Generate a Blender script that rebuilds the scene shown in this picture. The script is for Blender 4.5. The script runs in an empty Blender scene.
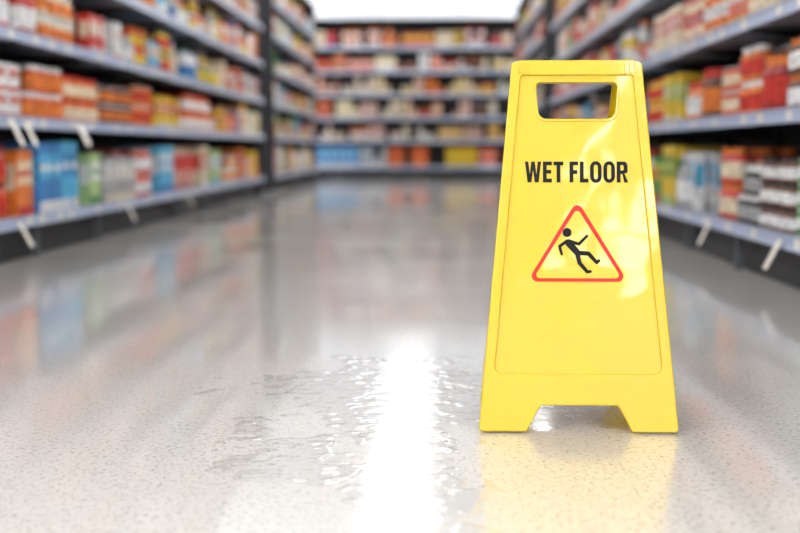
import bpy, math, random
from mathutils import Vector, Matrix, noise
scene = bpy.context.scene
try:
    scene.view_settings.view_transform = 'Standard'
    scene.view_settings.exposure = 0.0
except Exception: pass
COL = scene.collection

# ------------------------------------------------------------ materials
def mat(name, color=(.8,.8,.8), rough=.5, metal=0.0, emit=None, estr=0, spec=.5, coat=0):
    m = bpy.data.materials.new(name); m.use_nodes = True
    b = m.node_tree.nodes['Principled BSDF']
    b.inputs['Base Color'].default_value = (*color, 1)
    b.inputs['Roughness'].default_value = rough
    b.inputs['Metallic'].default_value = metal
    b.inputs['Specular IOR Level'].default_value = spec
    b.inputs['Coat Weight'].default_value = coat
    if emit:
        b.inputs['Emission Color'].default_value = (*emit, 1)
        b.inputs['Emission Strength'].default_value = estr
    return m
def N(m, t, **kw):
    n = m.node_tree.nodes.new(t)
    for k, v in kw.items(): setattr(n, k, v)
    return n
def L(m, a, b): m.node_tree.links.new(a, b)

M_dark = mat('charcoal_steel', (.009,.010,.013), .5)
M_leg = mat('grey_steel', (.08,.09,.10), .4)
M_back = mat('dark_back_panel', (.012,.013,.016), .6)
M_shelf = mat('shelf_enamel', (.28,.31,.38), .4)
M_rail = mat('price_rail_plastic', (.43,.50,.66), .3)
M_tag = mat('tag_card', (.85,.80,.70), .5)
M_wall = mat('white_wall_paint', (.78,.80,.84), .7)
M_ceil = mat('white_ceiling_paint', (.85,.86,.88), .8)
M_lamp = mat('lamp_diffuser', (1,1,1), .5, emit=(.97,.985,1.0), estr=11.5)
M_lamp_soft = mat('lamp_diffuser_soft', (1,1,1), .5, emit=(.97,.985,1.0), estr=2.9)
M_case = mat('lamp_housing', (.8,.8,.8), .5)
M_black = mat('black_print', (.006,.006,.006), .5, spec=.2)
M_red = mat('red_print', (.72,.025,.012), .45, spec=.3)

M_stock = mat('grocery_packaging', (1,1,1), .42)
a = N(M_stock, 'ShaderNodeAttribute'); a.attribute_name = 'Col'
tc = N(M_stock, 'ShaderNodeTexCoord'); nz = N(M_stock, 'ShaderNodeTexNoise'); nz.inputs['Scale'].default_value = 55
mx = N(M_stock, 'ShaderNodeMix', data_type='RGBA', blend_type='MULTIPLY'); mx.inputs['Factor'].default_value = .4
L(M_stock, tc.outputs['Object'], nz.inputs['Vector']); L(M_stock, a.outputs['Color'], mx.inputs['A'])
rr = N(M_stock, 'ShaderNodeValToRGB'); rr.color_ramp.elements[0].position=.4; rr.color_ramp.elements[1].position=.6
L(M_stock, nz.outputs['Fac'], rr.inputs['Fac']); L(M_stock, rr.outputs['Color'], mx.inputs['B'])
L(M_stock, mx.outputs['Result'], M_stock.node_tree.nodes['Principled BSDF'].inputs['Base Color'])

M_yel = mat('yellow_plastic', (.73,.485,.0005), .3, coat=1.0, spec=.25)
b = M_yel.node_tree.nodes['Principled BSDF']
b.inputs['Coat Roughness'].default_value=.06; b.inputs['Coat IOR'].default_value=1.55
tc = N(M_yel,'ShaderNodeTexCoord'); n1 = N(M_yel,'ShaderNodeTexNoise'); n1.inputs['Scale'].default_value=5; n1.inputs['Detail'].default_value=2
bp = N(M_yel,'ShaderNodeBump'); bp.inputs['Strength'].default_value=.6; bp.inputs['Distance'].default_value=.008
L(M_yel,tc.outputs['Object'],n1.inputs['Vector']); L(M_yel,n1.outputs['Fac'],bp.inputs['Height'])
L(M_yel,bp.outputs['Normal'],b.inputs['Normal']); L(M_yel,bp.outputs['Normal'],b.inputs['Coat Normal'])

# floor: seamless polished speckled vinyl
M_floor = mat('polished_speckled_vinyl', (.6,.58,.55), .15)
m = M_floor; b = m.node_tree.nodes['Principled BSDF']
tc = N(m,'ShaderNodeTexCoord')
base = N(m,'ShaderNodeRGB'); base.outputs[0].default_value=(.70,.67,.62,1)
def speck(scale, lo, hi, color, prev, fac):
    v = N(m,'ShaderNodeTexNoise'); v.inputs['Scale'].default_value=scale; v.inputs['Detail'].default_value=2
    L(m,tc.outputs['Object'],v.inputs['Vector'])
    r = N(m,'ShaderNodeMapRange'); r.inputs['From Min'].default_value=lo; r.inputs['From Max'].default_value=hi
    r.inputs['To Max'].default_value=fac
    L(m,v.outputs['Fac'],r.inputs['Value'])
    x = N(m,'ShaderNodeMix',data_type='RGBA'); x.inputs['B'].default_value=(*color,1)
    L(m,r.outputs['Result'],x.inputs['Factor']); L(m,prev,x.inputs['A'])
    return x.outputs['Result']
o = speck(140,.59,.64,(.22,.165,.12),base.outputs[0],.8)
o = speck(170,.60,.65,(.90,.88,.84),o,.65)
o = speck(85,.61,.665,(.38,.33,.28),o,.55)
o = speck(1.3,.35,.75,(.60,.58,.545),o,.6)
L(m,o,b.inputs['Base Color'])
n = N(m,'ShaderNodeTexNoise'); n.inputs['Scale'].default_value=1.7; n.inputs['Detail'].default_value=5
L(m,tc.outputs['Object'],n.inputs['Vector'])
r = N(m,'ShaderNodeMapRange'); r.inputs['From Min'].default_value=.35; r.inputs['From Max'].default_value=.65
r.inputs['To Min'].default_value=.05; r.inputs['To Max'].default_value=.15
L(m,n.outputs['Fac'],r.inputs['Value']); L(m,r.outputs['Result'],b.inputs['Coat Roughness'])
b.inputs['Roughness'].default_value=.35
b.inputs['Coat Weight'].default_value=1; b.inputs['Coat IOR'].default_value=1.72
n = N(m,'ShaderNodeTexNoise'); n.inputs['Scale'].default_value=4; n.inputs['Detail'].default_value=4
L(m,tc.outputs['Object'],n.inputs['Vector'])
bp = N(m,'ShaderNodeBump'); bp.inputs['Strength'].default_value=.16; bp.inputs['Distance'].default_value=.003
L(m,n.outputs['Fac'],bp.inputs['Height']); L(m,bp.outputs['Normal'],b.inputs['Normal']); L(m,bp.outputs['Normal'],b.inputs['Coat Normal'])

# water film (single surface: Fresnel reflection on its upper side, clear otherwise)
M_water = bpy.data.materials.new('water_film'); M_water.use_nodes=True
nt=M_water.node_tree; nt.nodes.clear()
out=nt.nodes.new('ShaderNodeOutputMaterial'); tr=nt.nodes.new('ShaderNodeBsdfTransparent'); gl=nt.nodes.new('ShaderNodeBsdfGlossy')
tr.inputs['Color'].default_value=(1,1,1,1); gl.inputs['Roughness'].default_value=.02
fr=nt.nodes.new('ShaderNodeFresnel'); fr.inputs['IOR'].default_value=1.5; ms=nt.nodes.new('ShaderNodeMixShader')
ge=nt.nodes.new('ShaderNodeNewGeometry'); mm=nt.nodes.new('ShaderNodeMath'); mm.operation='SUBTRACT'; mm.inputs[0].default_value=1
mu=nt.nodes.new('ShaderNodeMath'); mu.operation='MULTIPLY'
nt.links.new(ge.outputs['Backfacing'],mm.inputs[1]); nt.links.new(mm.outputs[0],mu.inputs[0]); nt.links.new(fr.outputs[0],mu.inputs[1])
nt.links.new(mu.outputs[0],ms.inputs[0]); nt.links.new(tr.outputs[0],ms.inputs[1]); nt.links.new(gl.outputs[0],ms.inputs[2]); nt.links.new(ms.outputs[0],out.inputs[0])

# ------------------------------------------------------------ mesh helpers
class MB:
    def __init__(s): s.v=[]; s.f=[]; s.c=[]
    def quad(s,p,c):
        i=len(s.v); s.v+=p; s.f.append(tuple(range(i,i+len(p)))); s.c.append(c)
    def box(s,x0,x1,y0,y1,z0,z1,c=(1,1,1)):
        i=len(s.v)
        s.v+=[(x0,y0,z0),(x1,y0,z0),(x1,y1,z0),(x0,y1,z0),(x0,y0,z1),(x1,y0,z1),(x1,y1,z1),(x0,y1,z1)]
        for f in ((0,3,2,1),(4,5,6,7),(0,1,5,4),(1,2,6,5),(2,3,7,6),(3,0,4,7)):
            s.f.append(tuple(i+k for k in f)); s.c.append(c)
    def lathe(s,cx,cy,prof,cols,n=14):
        i=len(s.v)
        for r,z in prof:
            for k in range(n):
                t=2*math.pi*k/n; s.v.append((cx+r*math.cos(t),cy+r*math.sin(t),z))
        for j in range(len(prof)-1):
            for k in range(n):
                k2=(k+1)%n
                s.f.append((i+j*n+k,i+j*n+k2,i+(j+1)*n+k2,i+(j+1)*n+k)); s.c.append(cols[j])
        t=i+(len(prof)-1)*n
        s.f.append(tuple(t+k for k in range(n))); s.c.append(cols[-1])
    def build(s,name,material,parent=None,colors=False,smooth=False):
        me=bpy.data.meshes.new(name); me.from_pydata(s.v,[],s.f); me.update()
        if colors:
            at=me.color_attributes.new('Col','FLOAT_COLOR','CORNER')
            buf=[]
            for f,c in zip(s.f,s.c): buf+= [c[0],c[1],c[2],1.0]*len(f)
            at.data.foreach_set('color',buf)
        me.materials.append(material)
        ob=bpy.data.objects.new(name,me); COL.objects.link(ob)
        if parent: ob.parent=parent
        if smooth:
            for p in me.polygons: p.use_smooth=True
        return ob
def empty(name,loc=(0,0,0),rz=0):
    e=bpy.data.objects.new(name,None); COL.objects.link(e); e.location=loc; e.rotation_euler=(0,0,rz); e.empty_display_size=.1
    return e
def slab(name,x0,x1,y0,y1,z0,z1,material):
    mb=MB(); mb.box(x0,x1,y0,y1,z0,z1); return mb.build(name,material)

# ------------------------------------------------------------ room shell
RX0,RX1,RY0,RY1,RZ=-6.0,5.6,-13.0,22.5,3.9
slab('floor',RX0,RX1,RY0,RY1,-.1,0,M_floor)
slab('ceiling',RX0,RX1,RY0,RY1,RZ,RZ+.1,M_ceil)
slab('wall_left',RX0-.1,RX0,RY0,RY1,0,RZ,M_wall)
slab('wall_right',RX1,RX1+.1,RY0,RY1,0,RZ,M_wall)
slab('wall_back',RX0,RX1,RY1,RY1+.1,0,RZ,M_wall)
slab('wall_front',RX0,RX1,RY0-.1,RY0,0,RZ,M_wall)
slab('baseboard_back',RX0,RX1,RY1-.015,RY1,0,.1,M_dark)

# ceiling luminaires: wide soft panels over the aisle, bright wide panels over the shelving
for cx,hw,lm in ((-4.9,.33,M_lamp),(-3.0,.33,M_lamp),(-.45,.42,M_lamp_soft),(1.75,.11,M_lamp),(2.75,.33,M_lamp),(4.4,.33,M_lamp)):
    y=RY0+.6
    while y+1.6<22.2:
        e=empty('ceiling_light',(cx,y+.75,RZ))
        a=MB(); a.box(-hw-.03,hw+.03,-.88,.88,-.07,0); a.build('housing',M_case,e)
        a=MB(); a.box(-hw,hw,-.85,.85,-.09,-.0705); a.build('diffuser',lm,e)
        y+=2.35

# ------------------------------------------------------------ groceries
R=(.66,.035,.02); R2=(.40,.02,.02); O=(.85,.22,.03); O2=(.72,.12,.03); CR=(.88,.74,.52); W=(.88,.88,.86); Y=(.88,.60,.03)
G=(.08,.30,.06); B=(.05,.25,.60); CY=(.10,.50,.78); DB=(.03,.06,.2); BR=(.16,.06,.03); TAN=(.60,.38,.18); GR=(.42,.42,.42); K=(.02,.02,.02); LG=(.45,.65,.25); PK=(.78,.35,.28)
PAL=[R,O,O2,O,CR,W,W,W,Y,TAN,BR,BR,R2,G,B,CY,GR,O2,LG,DB,R]
def vary(c,rg,a=.12):
    k=1+rg.uniform(-a,a); return tuple(min(1,x*k) for x in c)
def item(mb,kind,x,y,z,w,d,h,c1,c2,c3,rg):
    if kind=='box':
        mb.box(x,x+w,y,y+d,z,z+h,c1); e=.0012
        mb.box(x+w*.1,x+w*.9,y-e,y,z+h*.48,z+h*.84,c2)
        mb.box(x+w*.2,x+w*.8,y-2*e,y-e,z+h*.60,z+h*.70,c3)
        mb.box(x,x+w,y-e,y,z,z+h*.16,c3)
        mb.box(x-e,x,y+d*.15,y+d*.85,z+h*.4,z+h*.8,c2); mb.box(x+w,x+w+e,y+d*.15,y+d*.85,z+h*.4,z+h*.8,c2)
    elif kind=='can':
        r=w/2; s=(.62,.62,.64)
        mb.lathe(x+r,y+r,[(r*.94,z),(r,z+h*.03),(r*.98,z+h*.06),(r*.98,z+h*.3),(r*.98,z+h*.72),(r*.98,z+h*.94),(r,z+h*.97),(r*.94,z+h*.995),(r*.9,z+h*.97)],
                 [s,s,c1,c2,c1,s,s,s,s])
    elif kind=='jar':
        r=w/2
        mb.lathe(x+r,y+r,[(r*.9,z),(r,z+h*.05),(r,z+h*.16),(r,z+h*.62),(r*.98,z+h*.7),(r*.74,z+h*.82),(r*.8,z+h*.83),(r*.8,z+h*.99),(r*.72,z+h)],
                 [c1,c1,c2,c1,c1,c3,c3,c3,c3])
    elif kind=='bottle':
        r=w/2
        mb.lathe(x+r,y+r,[(r*.9,z),(r,z+h*.03),(r,z+h*.15),(r,z+h*.5),(r,z+h*.6),(r*.55,z+h*.75),(r*.33,z+h*.84),(r*.33,z+h*.9),(r*.4,z+h*.9),(r*.4,z+h)],
                 [c1,c1,c2,c1,c1,c1,c1,c3,c3,c3])
    elif kind=='bag':
        # pillow bag: pinched top and bottom
        i=len(mb.v); rows=[(0,.75),(.12,1),(.5,1.05),(.85,.9),(.93,.12),(1,.1)]
        for t,dd in rows:
            hw=w/2*(.94 if t in(0,1) else 1); hd=d/2*dd; cx=x+w/2; cy=y+d/2; zz=z+h*t
            mb.v+=[(cx-hw,cy,zz),(cx-hw*.6,cy-hd,zz),(cx+hw*.6,cy-hd,zz),(cx+hw,cy,zz),(cx+hw*.6,cy+hd,zz),(cx-hw*.6,cy+hd,zz)]
        cols=[c1,c1,c2,c1,c3]
        for j in range(5):
            for k in range(6):
                k2=(k+1)%6
                mb.f.append((i+j*6+k,i+j*6+k2,i+(j+1)*6+k2,i+(j+1)*6+k)); mb.c.append(cols[j])
def run_fill(mb,x0,x1,z,avail,kind,w,h,stack,c1,c2,c3,rg,rows,depth=.44):
    gap=.006 if kind in('box','bag') else .012
    n=max(1,int((x1-x0+gap)/(w+gap)))
    d=w if kind in('can','jar','bottle') else min(.16,max(.06,w*.7))
    for k in range(n):
        x=x0+k*(w+gap)
        for r in range(rows):
            y=.03+r*(d+.02)+rg.uniform(0,.01)
            if y+d>depth: break
            ns=stack
            if r==0 and rg.random()<.22: ns-=1
            for s in range(ns):
                if (s+1)*h>avail: break
                item(mb,kind,x,y,z+s*(h+.0005),w,d,h,vary(c1,rg),vary(c2,rg,.05),c3,rg)
def random_run(rg,avail,pal):
    kind=rg.choices(['box','can','jar','bottle','bag'],[3,4,5,1.5,1])[0]
    c1=rg.choice(pal); c2=rg.choice([W,CR,Y,W,R,c1]); c3=rg.choice([R,W,O,B,G,K,Y])
    t=avail*rg.uniform(.5,.82)
    if kind=='box': w=rg.uniform(.06,.13); st=rg.choice([1,1,2]); h=t/st
    elif kind=='can': w=rg.uniform(.065,.085); h=w*rg.uniform(1.25,1.5); st=max(1,int(avail*.9/h)-rg.choice([0,0,1]))
    elif kind=='jar': w=rg.uniform(.07,.09); h=w*rg.uniform(1.4,1.9); st=max(1,int(avail*.9/h)); c3=rg.choice([O,R,W,O,K,c3])
    elif kind=='bottle': w=rg.uniform(.065,.08); h=min(t,w*3.6); st=1
    else: w=rg.uniform(.12,.16); h=t; st=1
    return kind,w,h,max(1,st),c1,c2,c3
SH=[.185,.60,.955,1.32,1.68,2.05]
TOP=2.45
def gondola(length,loc,rz,seed,specs={},pals={},rows=2,tags=(),depth=.46,tohl=lambda a:a):
    rg=random.Random(seed)
    e=empty('store_shelving',loc,rz)
    fr=MB()
    nb=max(1,round(length/.91)); bw=length/nb
    fr.box(0,length,depth,depth+.03,.02,TOP)
    fr2=MB(); lg=MB()
    for k in range(nb+1):
        x=min(max(k*bw,.015),length-.015)
        fr2.box(x-.015,x+.015,depth-.035,depth-.001,0,TOP)          # slotted upright
        fr2.box(x-.014,x+.014,.03,depth-.036,.12,.15)               # base bracket
        lg.box(x-.012,x+.012,.028,.052,0,.12)                       # front leg
        for z in SH[1:]:
            fr2.quad([(x-.004,.04,z-.02),(x-.004,depth-.036,z-.02),(x-.004,depth-.036,z-.09),(x-.004,.04,z-.03)],(1,1,1))
    fr2.box(0,length,.075,.09,0,.12)                                # recessed kick panel
    fr2.box(0,length,0.0,depth+.03,TOP,TOP+.03)
    fr2.box(-.02,-.001,0.02,depth+.03,0,TOP+.03); fr2.box(length+.001,length+.02,0.02,depth+.03,0,TOP+.03)
    fr.build('back_panel',M_back,e); fr2.build('frame',M_dark,e); lg.build('front_legs',M_leg,e)
    sh=MB(); ra=MB()
    for z in SH:
        for k in range(nb):
            sh.box(k*bw+.002,(k+1)*bw-.002,.012,depth-.04,z-.022,z)
            # tilted price channel with top and bottom lips
            x0,x1=k*bw+.002,(k+1)*bw-.002
            ra.box(x0,x1,.0,.008,z-.04,z+.006); ra.box(x0,x1,-.006,.0,z-.042,z-.036); ra.box(x0,x1,-.006,.0,z+.002,z+.008)
    sh.build('shelf_boards',M_shelf,e); ra.build('price_rails',M_rail,e)
    # small price labels
    tg=MB()
    for z in SH:
        x=.1
        while x<length-.1:
            tg.box(x,x+.05,-.003,-.0005,z-.033,z-.001); x+=rg.uniform(.12,.5)
    # hanging shelf talkers
    for (wy,si,tilt) in tags:
        x=tohl(wy); z=SH[si]-.03
        p=[(x,-.008,z+.02),(x+.045,-.008,z+.02),(x+.045+tilt,-.05,z-.085),(x+tilt,-.05,z-.085)]
        tg.quad(p,(1,1,1))
    tg.build('price_tags',M_tag,e)
    mb=MB()
    for i,z in enumerate(SH):
        nxt=SH[i+1] if i+1<len(SH) else TOP
        avail=nxt-z-.05
        sp=sorted([(min(tohl(a0),tohl(a1)),max(tohl(a0),tohl(a1)))+tuple(rest) for (a0,a1,*rest) in specs.get(i,[])])
        pal=pals.get(i,PAL)
        x=.03
        while x<length-.1:
            hit=None
            for s in sp:
                if s[0]<=x<s[1]-.05: hit=s;break
            if hit:
                x1=min(hit[1],length-.03); kind,w,h,st,c1,c2,c3=hit[2:]
                run_fill(mb,x,x1,z+.001,avail+.02,kind,w,h,st,c1,c2,c3,rg,rows,depth-.04); x=x1+.01; continue
            kind,w,h,st,c1,c2,c3=random_run(rg,avail,pal)
            x1=x+w*rg.randint(2,4)+.03
            nxts=[s[0] for s in sp if s[0]>x]
            if nxts: x1=min(x1,min(nxts))
            x1=min(x1,length-.03)
            if x1-x<w: x=x1+.001 if x1>x else x+.05; continue
            run_fill(mb,x,x1,z+.001,avail,kind,w,h,st,c1,c2,c3,rg,rows,depth-.04)
            x=x1+.012
    mb.build('grocery_stock',M_stock,e,colors=True)
    return e
XL,XR=-1.72,1.16
# left run, world Y 1.2..11.2
Ls={0:[(3.6,4.35,'box',.10,.20,1,R,W,O),(4.35,4.62,'jar',.09,.15,2,O2,R,R2),(4.62,4.86,'box',.09,.28,1,O,CR,R),(4.88,5.2,'box',.10,.31,1,B,CY,W),(5.2,5.6,'box',.10,.32,1,CY,B,W),(5.62,5.85,'box',.09,.26,1,LG,W,G),
        (5.9,6.5,'box',.11,.24,1,GR,W,CR),(6.5,7.0,'jar',.09,.14,2,R,W,PK),(7.05,7.5,'box',.12,.3,1,CY,W,B),(7.5,8.2,'bag',.14,.28,1,PK,R,CR),(8.2,8.7,'box',.12,.3,1,CR,R,W),(8.7,9.2,'box',.12,.27,1,LG,W,CY),(9.2,10,'can',.08,.11,2,CR,O,W)],
    1:[(3.6,4.75,'box',.13,.11,2,W,PK,R),(4.8,5.3,'jar',.07,.12,2,O2,O,W),(5.3,5.9,'jar',.075,.11,2,O,CR,R),(5.9,6.5,'can',.07,.10,2,BR,O,W),(6.5,7.0,'can',.075,.12,2,O,R,W),(7.0,7.8,'box',.08,.2,1,Y,R,W),(7.8,8.8,'jar',.09,.13,2,O,W,R)],
    2:[(3.6,4.5,'bag',.13,.24,1,R2,TAN,R),(4.55,5.0,'jar',.09,.2,1,R,W,R),(5.0,5.5,'jar',.08,.12,2,CR,O,W),(5.5,6.1,'box',.08,.2,1,R,CR,W)]}
gondola(10.0,(XL,1.2,0),math.pi/2,11,Ls,rows=3,tags=[(4.45,1,.02),(4.6,1,.02),(5.3,1,.02),(5.35,1,-.01),(4.5,0,.03),(6.1,0,.03),(7.6,0,.02)],tohl=lambda a:a-1.2)
# left far run
gondola(4.2,(XL,12.1,0),math.pi/2,12,rows=1)
# right run world Y 11.4..0.9
Y1=11.4
Rs={0:[(3.1,3.45,'jar',.06,.085,3,DB,G,W),(3.45,3.75,'can',.058,.085,3,G,W,R2),(3.75,4.15,'jar',.055,.085,3,BR,W,K),(4.15,4.45,'jar',.06,.11,2,K,GR,W),(4.48,4.75,'jar',.075,.145,2,R,CR,O),(4.75,5.0,'box',.08,.29,1,O2,R,O),(5.05,5.3,'box',.08,.27,1,W,CY,GR),(5.3,5.55,'bottle',.07,.26,1,GR,W,W),(5.6,5.9,'box',.09,.3,1,Y,G,LG),(5.9,6.2,'box',.08,.24,1,G,Y,R),(6.2,6.8,'jar',.09,.14,2,BR,W,R)],
    1:[(3.1,3.4,'jar',.075,.135,2,BR,O2,O),(3.4,3.65,'bottle',.07,.25,1,R2,CR,O),(3.65,3.9,'jar',.075,.12,2,BR,W,O),(3.9,4.2,'jar',.07,.20,1,R2,R,O),(4.2,4.5,'jar',.08,.13,2,O,R,W),(4.5,4.75,'can',.07,.10,2,O2,CR,R),(4.75,5.1,'jar',.08,.22,1,BR,O,R),(5.1,5.5,'jar',.085,.18,1,O,W,R),(5.5,5.9,'box',.08,.24,1,Y,LG,W),(5.9,6.4,'jar',.08,.12,2,Y,R,O)],
    2:[(3.1,3.4,'bag',.13,.24,1,O,W,R),(3.4,3.7,'bottle',.07,.24,1,BR,O,R),(3.7,4.0,'jar',.08,.2,1,CR,R,W),(4.0,4.4,'jar',.08,.13,2,O,CR,W),(4.4,4.75,'box',.08,.2,1,O2,W,Y),(4.75,5.1,'can',.075,.1,2,W,O,Y),(5.1,5.5,'can',.08,.11,2,R,CR,W),(5.5,6.3,'box',.10,.22,1,CR,R,W)]}
gondola(10.5,(XR,Y1,0),-math.pi/2,23,Rs,rows=3,tags=[(3.75,0,-.03),(4.7,0,-.02),(5.9,0,-.02)],tohl=lambda a:Y1-a)
gondola(4.2,(XR,16.6,0),-math.pi/2,24,rows=1)
# back run
Bs={0:[(-2.6,-1.2,'box',.12,.3,1,B,CY,W),(-1.2,-.75,'jar',.1,.15,2,GR,W,B),(-.75,0.0,'box',.12,.3,1,O,R,O2),(0.0,.7,'bag',.16,.31,1,Y,Y,O),(.7,1.1,'box',.13,.28,1,R,O,W)]}
warm=[O,O2,R,CR,TAN,W,BR,O,CR,R,R2]
gondola(6.4,(-3.4,17.6,0),0,35,Bs,{1:warm,2:[CR,TAN,R,W,O,BR],3:[W,CR,R,CR,O,GR],4:warm,5:warm},rows=1,tohl=lambda a:a+3.4)

# ------------------------------------------------------------ 2D shape helper (sign parts)
def rpoly(pts,rad,seg=6):
    out=[]; n=len(pts)
    if not isinstance(rad,(list,tuple)): rad=[rad]*n
    for i in range(n):
        p=Vector(pts[i]); a=Vector(pts[i-1]); c=Vector(pts[(i+1)%n]); r=rad[i]
        if r<=0: out.append(tuple(p)); continue
        u=(a-p).normalized(); v=(c-p).normalized(); ang=u.angle(v); t=min(r/math.tan(ang/2),.49*(a-p).length,.49*(c-p).length); r=t*math.tan(ang/2)
        cen=p+(u+v).normalized()*(r/math.sin(ang/2))
        s=p+u*t-cen; e=p+v*t-cen; a0=math.atan2(s.y,s.x); a1=math.atan2(e.y,e.x); d=a1-a0
        while d>math.pi:d-=2*math.pi
        while d<-math.pi:d+=2*math.pi
        for k in range(seg+1):
            q=a0+d*k/seg; out.append((cen.x+r*math.cos(q),cen.y+r*math.sin(q)))
    return out
def shape(name,loops,ext,bev,z,material,parent,bres=3):
    cu=bpy.data.curves.new(name,'CURVE'); cu.dimensions='2D'; cu.fill_mode='BOTH'
    cu.extrude=ext; cu.bevel_depth=bev; cu.bevel_resolution=bres; cu.offset=-bev
    for lp in loops:
        s=cu.splines.new('POLY'); s.points.add(len(lp)-1); s.use_cyclic_u=True
        for p,q in zip(s.points,lp): p.co=(q[0],q[1],0,1)
    tmp=bpy.data.objects.new('tmp',cu); COL.objects.link(tmp)
    dg=bpy.context.evaluated_depsgraph_get(); me=bpy.data.meshes.new_from_object(tmp.evaluated_get(dg))
    bpy.data.objects.remove(tmp); me.name=name
    me.materials.clear(); me.materials.append(material)
    ob=bpy.data.objects.new(name,me); COL.objects.link(ob); ob.parent=parent; ob.location=(0,0,z)
    return ob
def capsule(p,q,r0,r1=None,seg=8):
    r1=r1 or r0; p=Vector(p); q=Vector(q); a=math.atan2(q.y-p.y,q.x-p.x)
    o=[]
    for k in range(seg+1):
        t=a+math.pi/2+math.pi*k/seg; o.append((p.x+r0*math.cos(t),p.y+r0*math.sin(t)))
    for k in range(seg+1):
        t=a-math.pi/2+math.pi*k/seg; o.append((q.x+r1*math.cos(t),q.y+r1*math.sin(t)))
    return o
ALPHA=math.radians(10); BETA=math.radians(6); SX,SY=.242,1.834; SL=.632
sign=empty('wet_floor_sign',(SX,SY,0))
OUT=[(-.167,0),(-.111,SL-.004),(-.095,SL),(.095,SL),(.111,SL-.004),(.167,0),(.090,0),(.067,.044),(-.063,.044),(-.087,0)]
OUTR=[.006,.008,.01,.01,.008,.006,.004,.010,.010,.004]
outer=rpoly(OUT,OUTR)
HAND=rpoly([(-.070,.594),(.070,.594),(.064,.531),(-.064,.531)],[.008,.008,.014,.014],8)
REC=rpoly([(-.0955,.606),(.0955,.606),(.1405,.097),(-.1405,.097)],[.006,.006,.012,.012],8)
HRIM=rpoly([(-.075,.599),(.075,.599),(.0685,.526),(-.0685,.526)],[.012,.012,.018,.018],8)
def panel(e,front):
    shape('panel_plate',[outer,HAND],.0022,0,0,M_yel,e)
    shape('panel_frame',[outer,REC],.0050,.0025,0,M_yel,e,4)
    shape('handle_rim',[HRIM,HAND],.0016,.0014,.0008,M_yel,e,3)
    for s in(-1,1):   # hinge knuckle ribs at the top corners
        for k in range(3):
            u=s*(.083+k*.0085)
            shape('hinge_rib',[rpoly([(u-.0022,.6085),(u+.0022,.6085),(u+.0022,.628),(u-.0022,.628)],.001,3)],.0012,.0008,.0077,M_yel,e,2)
P1=empty('front_leaf'); P1.parent=sign; P1.location=(0,0,.0022); P1.rotation_euler=(math.pi/2-ALPHA,0,0)
panel(P1,True)
topy=SL*math.sin(ALPHA)
SL2=SL*math.cos(ALPHA)/math.cos(BETA)
span=topy+SL2*math.sin(BETA)+.018
P2=empty('rear_leaf'); P2.parent=sign; P2.location=(0,span,.0022); P2.rotation_euler=(math.pi/2-BETA,0,math.pi); P2.scale=(.945,SL2/SL,1)
panel(P2,False)
# hinge pins along the top between the leaves
for s in(-1,1):
    hb=MB(); zt=SL*math.cos(ALPHA)-.012; yt=topy+.008
    n=16; i=0
    for xx in (s*.076,s*.104):
        for k in range(n):
            t=2*math.pi*k/n; hb.v.append((xx,yt+.0085*math.cos(t),zt+.0085*math.sin(t)))
    for k in range(n): hb.f.append((k,(k+1)%n,n+(k+1)%n,n+k)); hb.c.append(0)
    hb.f.append(tuple(range(n))); hb.f.append(tuple(range(n,2*n))); hb.c+= [0,0]
    hb.build('hinge_barrel',M_yel,sign)
# lettering
t=.235
def LW(w): return [[(x*w,y) for x,y in [(0,1),(.215,1),(.30,.38),(.39,1),(.61,1),(.70,.38),(.785,1),(1,1),(.835,0),(.60,0),(.5,.6),(.40,0),(.165,0)]]]
def LE(w): return [[(0,0),(0,1),(w,1),(w,.815),(t,.815),(t,.6),(w*.93,.6),(w*.93,.42),(t,.42),(t,.185),(w,.185),(w,0)]]
def LT(w): return [[(0,1),(w,1),(w,.815),(w/2+t/2,.815),(w/2+t/2,0),(w/2-t/2,0),(w/2-t/2,.815),(0,.815)]]
def LF(w): return [[(0,0),(0,1),(w,1),(w,.815),(t,.815),(t,.59),(w*.9,.59),(w*.9,.405),(t,.405),(t,0)]]
def LL(w): return [[(0,0),(0,1),(t,1),(t,.185),(w,.185),(w,0)]]
def LO(w): return [rpoly([(0,-.015),(w,-.015),(w,1.015),(0,1.015)],w*.46,10),rpoly([(t,.16),(w-t,.16),(w-t,.84),(t,.84)],(w-2*t)*.46,8)]
def LR(w):
    o=rpoly([(0,0),(0,1),(w*.97,1),(w*.97,.46),(w*.68,.43),(w*1.02,0),(w*1.02-.25,0),(w*.5,.40),(t,.40),(t,0)],[0,0,.22,.16,.02,0,0,.03,0,0],6)
    return [o,rpoly([(t,.57),(w*.97-t,.57),(w*.97-t,.83),(t,.83)],[0,.1,.1,0],5)]
seq=[(LW,1.0),(LE,.55),(LT,.60),None,(LF,.53),(LL,.52),(LO,.71),(LO,.71),(LR,.69)]
gap=.10; sp=.27
tot=sum((s[1]+gap) if s else sp for s in seq)-gap
H=.0360; TW=.175; kx=TW/tot; x=-TW/2-.001
names=iter('W E T F L O O R'.split())
for s in seq:
    if s is None: x+=sp*kx; continue
    loops=[[(x+px*kx,.4213+py*H) for px,py in lp] for lp in s[0](s[1])]
    shape('letter_'+next(names),loops,.0002,0,.0025,M_black,P1)
    x+=(s[1]+gap)*kx
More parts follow.
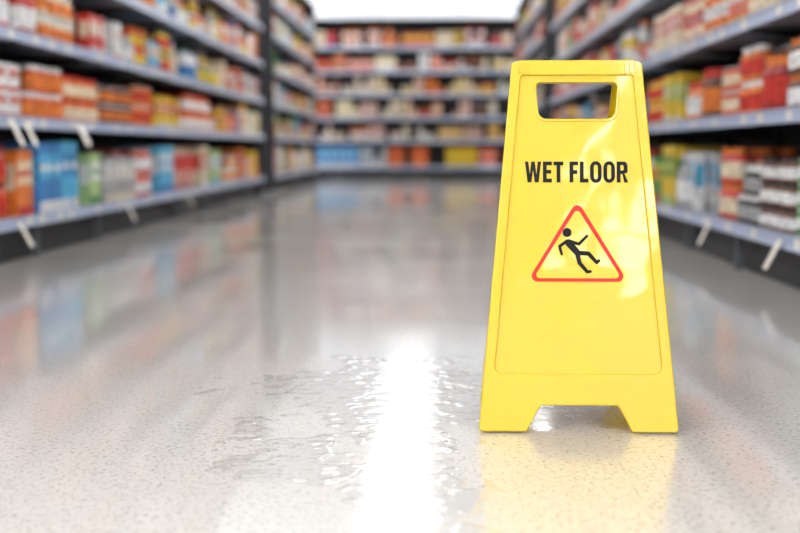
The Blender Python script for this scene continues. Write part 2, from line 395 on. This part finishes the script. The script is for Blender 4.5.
# warning triangle
DV=-.0045
shape('warning_triangle',[rpoly([(0,.396+DV),(.085,.2565+DV),(-.085,.2565+DV)],.010,8),rpoly([(0,.3825+DV),(.0745,.2625+DV),(-.0745,.2625+DV)],.006,8)],.0002,0,.0025,M_red,P1)
man=[('head',capsule((-.0175,.340),(-.0172,.3405),.0076)),
 ('torso',capsule((-.0145,.3225),(.0010,.3045),.0064,.0052)),
 ('arm_a',capsule((-.0125,.3255),(.0025,.3205),.0027)),('arm_a2',capsule((.0025,.3205),(.0165,.3345),.0026,.0022)),
 ('arm_b',capsule((-.018,.3255),(-.0300,.3165),.0027)),('arm_b2',capsule((-.0300,.3165),(-.0265,.3035),.0026,.0022)),
 ('leg_a',capsule((.001,.3055),(.0185,.3045),.0040,.0036)),('leg_a2',capsule((.0185,.3045),(.0325,.2895),.0036,.0030)),
 ('leg_b',capsule((.000,.3030),(.0035,.2885),.0040,.0036)),('leg_b2',capsule((.0035,.2885),(.0165,.2735),.0036,.0030)),
 ('foot_a',capsule((.0325,.2895),(.0360,.2925),.0026)),('foot_b',capsule((.0165,.2735),(.0215,.2740),.0026))]
for i,(nm,lp) in enumerate(man):
    lp=[(q[0],q[1]+DV) for q in lp]
    shape('falling_man_'+nm,[lp],.0002+.00001*i,0,.0025,M_black,P1)

# ------------------------------------------------------------ spilled water
def puddle(cx,cy,rx,ry,seed,thr=.0):
    cs=.003; nx=int(2*rx/cs); ny=int(2*ry/cs); V={} ; vs=[]; fs=[]
    def hgt(i,j):
        x=cx-rx+i*cs; y=cy-ry+j*cs
        d=math.hypot((x-cx)/rx,(y-cy)/ry)
        f=.66-d+.55*noise.noise(Vector((x*9+seed,y*9,seed)))+.4*noise.noise(Vector((x*30,y*30+seed,1)))
        f-=thr
        return x,y,f
    H={}
    for i in range(nx+1):
        for j in range(ny+1): H[i,j]=hgt(i,j)
    for i in range(nx):
        for j in range(ny):
            c=[(i,j),(i+1,j),(i+1,j+1),(i,j+1)]
            if max(H[k][2] for k in c)>0:
                ids=[]
                for k in c:
                    if k not in V:
                        x,y,f=H[k]; fz=max(0,min(1,f/.16)); fz=fz*fz*(3-2*fz)
                        rip=.00120*noise.noise(Vector((x*26,y*34,3)))+.00070*noise.noise(Vector((x*60,y*75,8)))
                        V[k]=len(vs); vs.append((x,y,.0002+fz*(.0015+rip)))
                    ids.append(V[k])
                fs.append(ids)
    me=bpy.data.meshes.new('water_puddle'); me.from_pydata(vs,[],fs); me.materials.append(M_water)
    for p in me.polygons:p.use_smooth=True
    ob=bpy.data.objects.new('water_puddle',me); COL.objects.link(ob)
puddle(-.03,2.12,.44,.48,2.3)
puddle(-.22,1.66,.14,.24,7.7)
puddle(-.02,1.46,.12,.34,4.1)

# ------------------------------------------------------------ camera
cd=bpy.data.cameras.new('camera'); cam=bpy.data.objects.new('camera',cd); COL.objects.link(cam)
cam.location=(0,0,.476); cam.rotation_euler=(math.radians(90-6.09),0,math.radians(1.79))
cd.lens=50; cd.sensor_width=36; cd.clip_start=.05
cd.dof.use_dof=True; cd.dof.focus_distance=1.885; cd.dof.aperture_fstop=2.15
scene.camera=cam
w=bpy.data.worlds.new('world'); scene.world=w; w.use_nodes=True
w.node_tree.nodes['Background'].inputs[0].default_value=(.9,.92,1,1); w.node_tree.nodes['Background'].inputs[1].default_value=.3
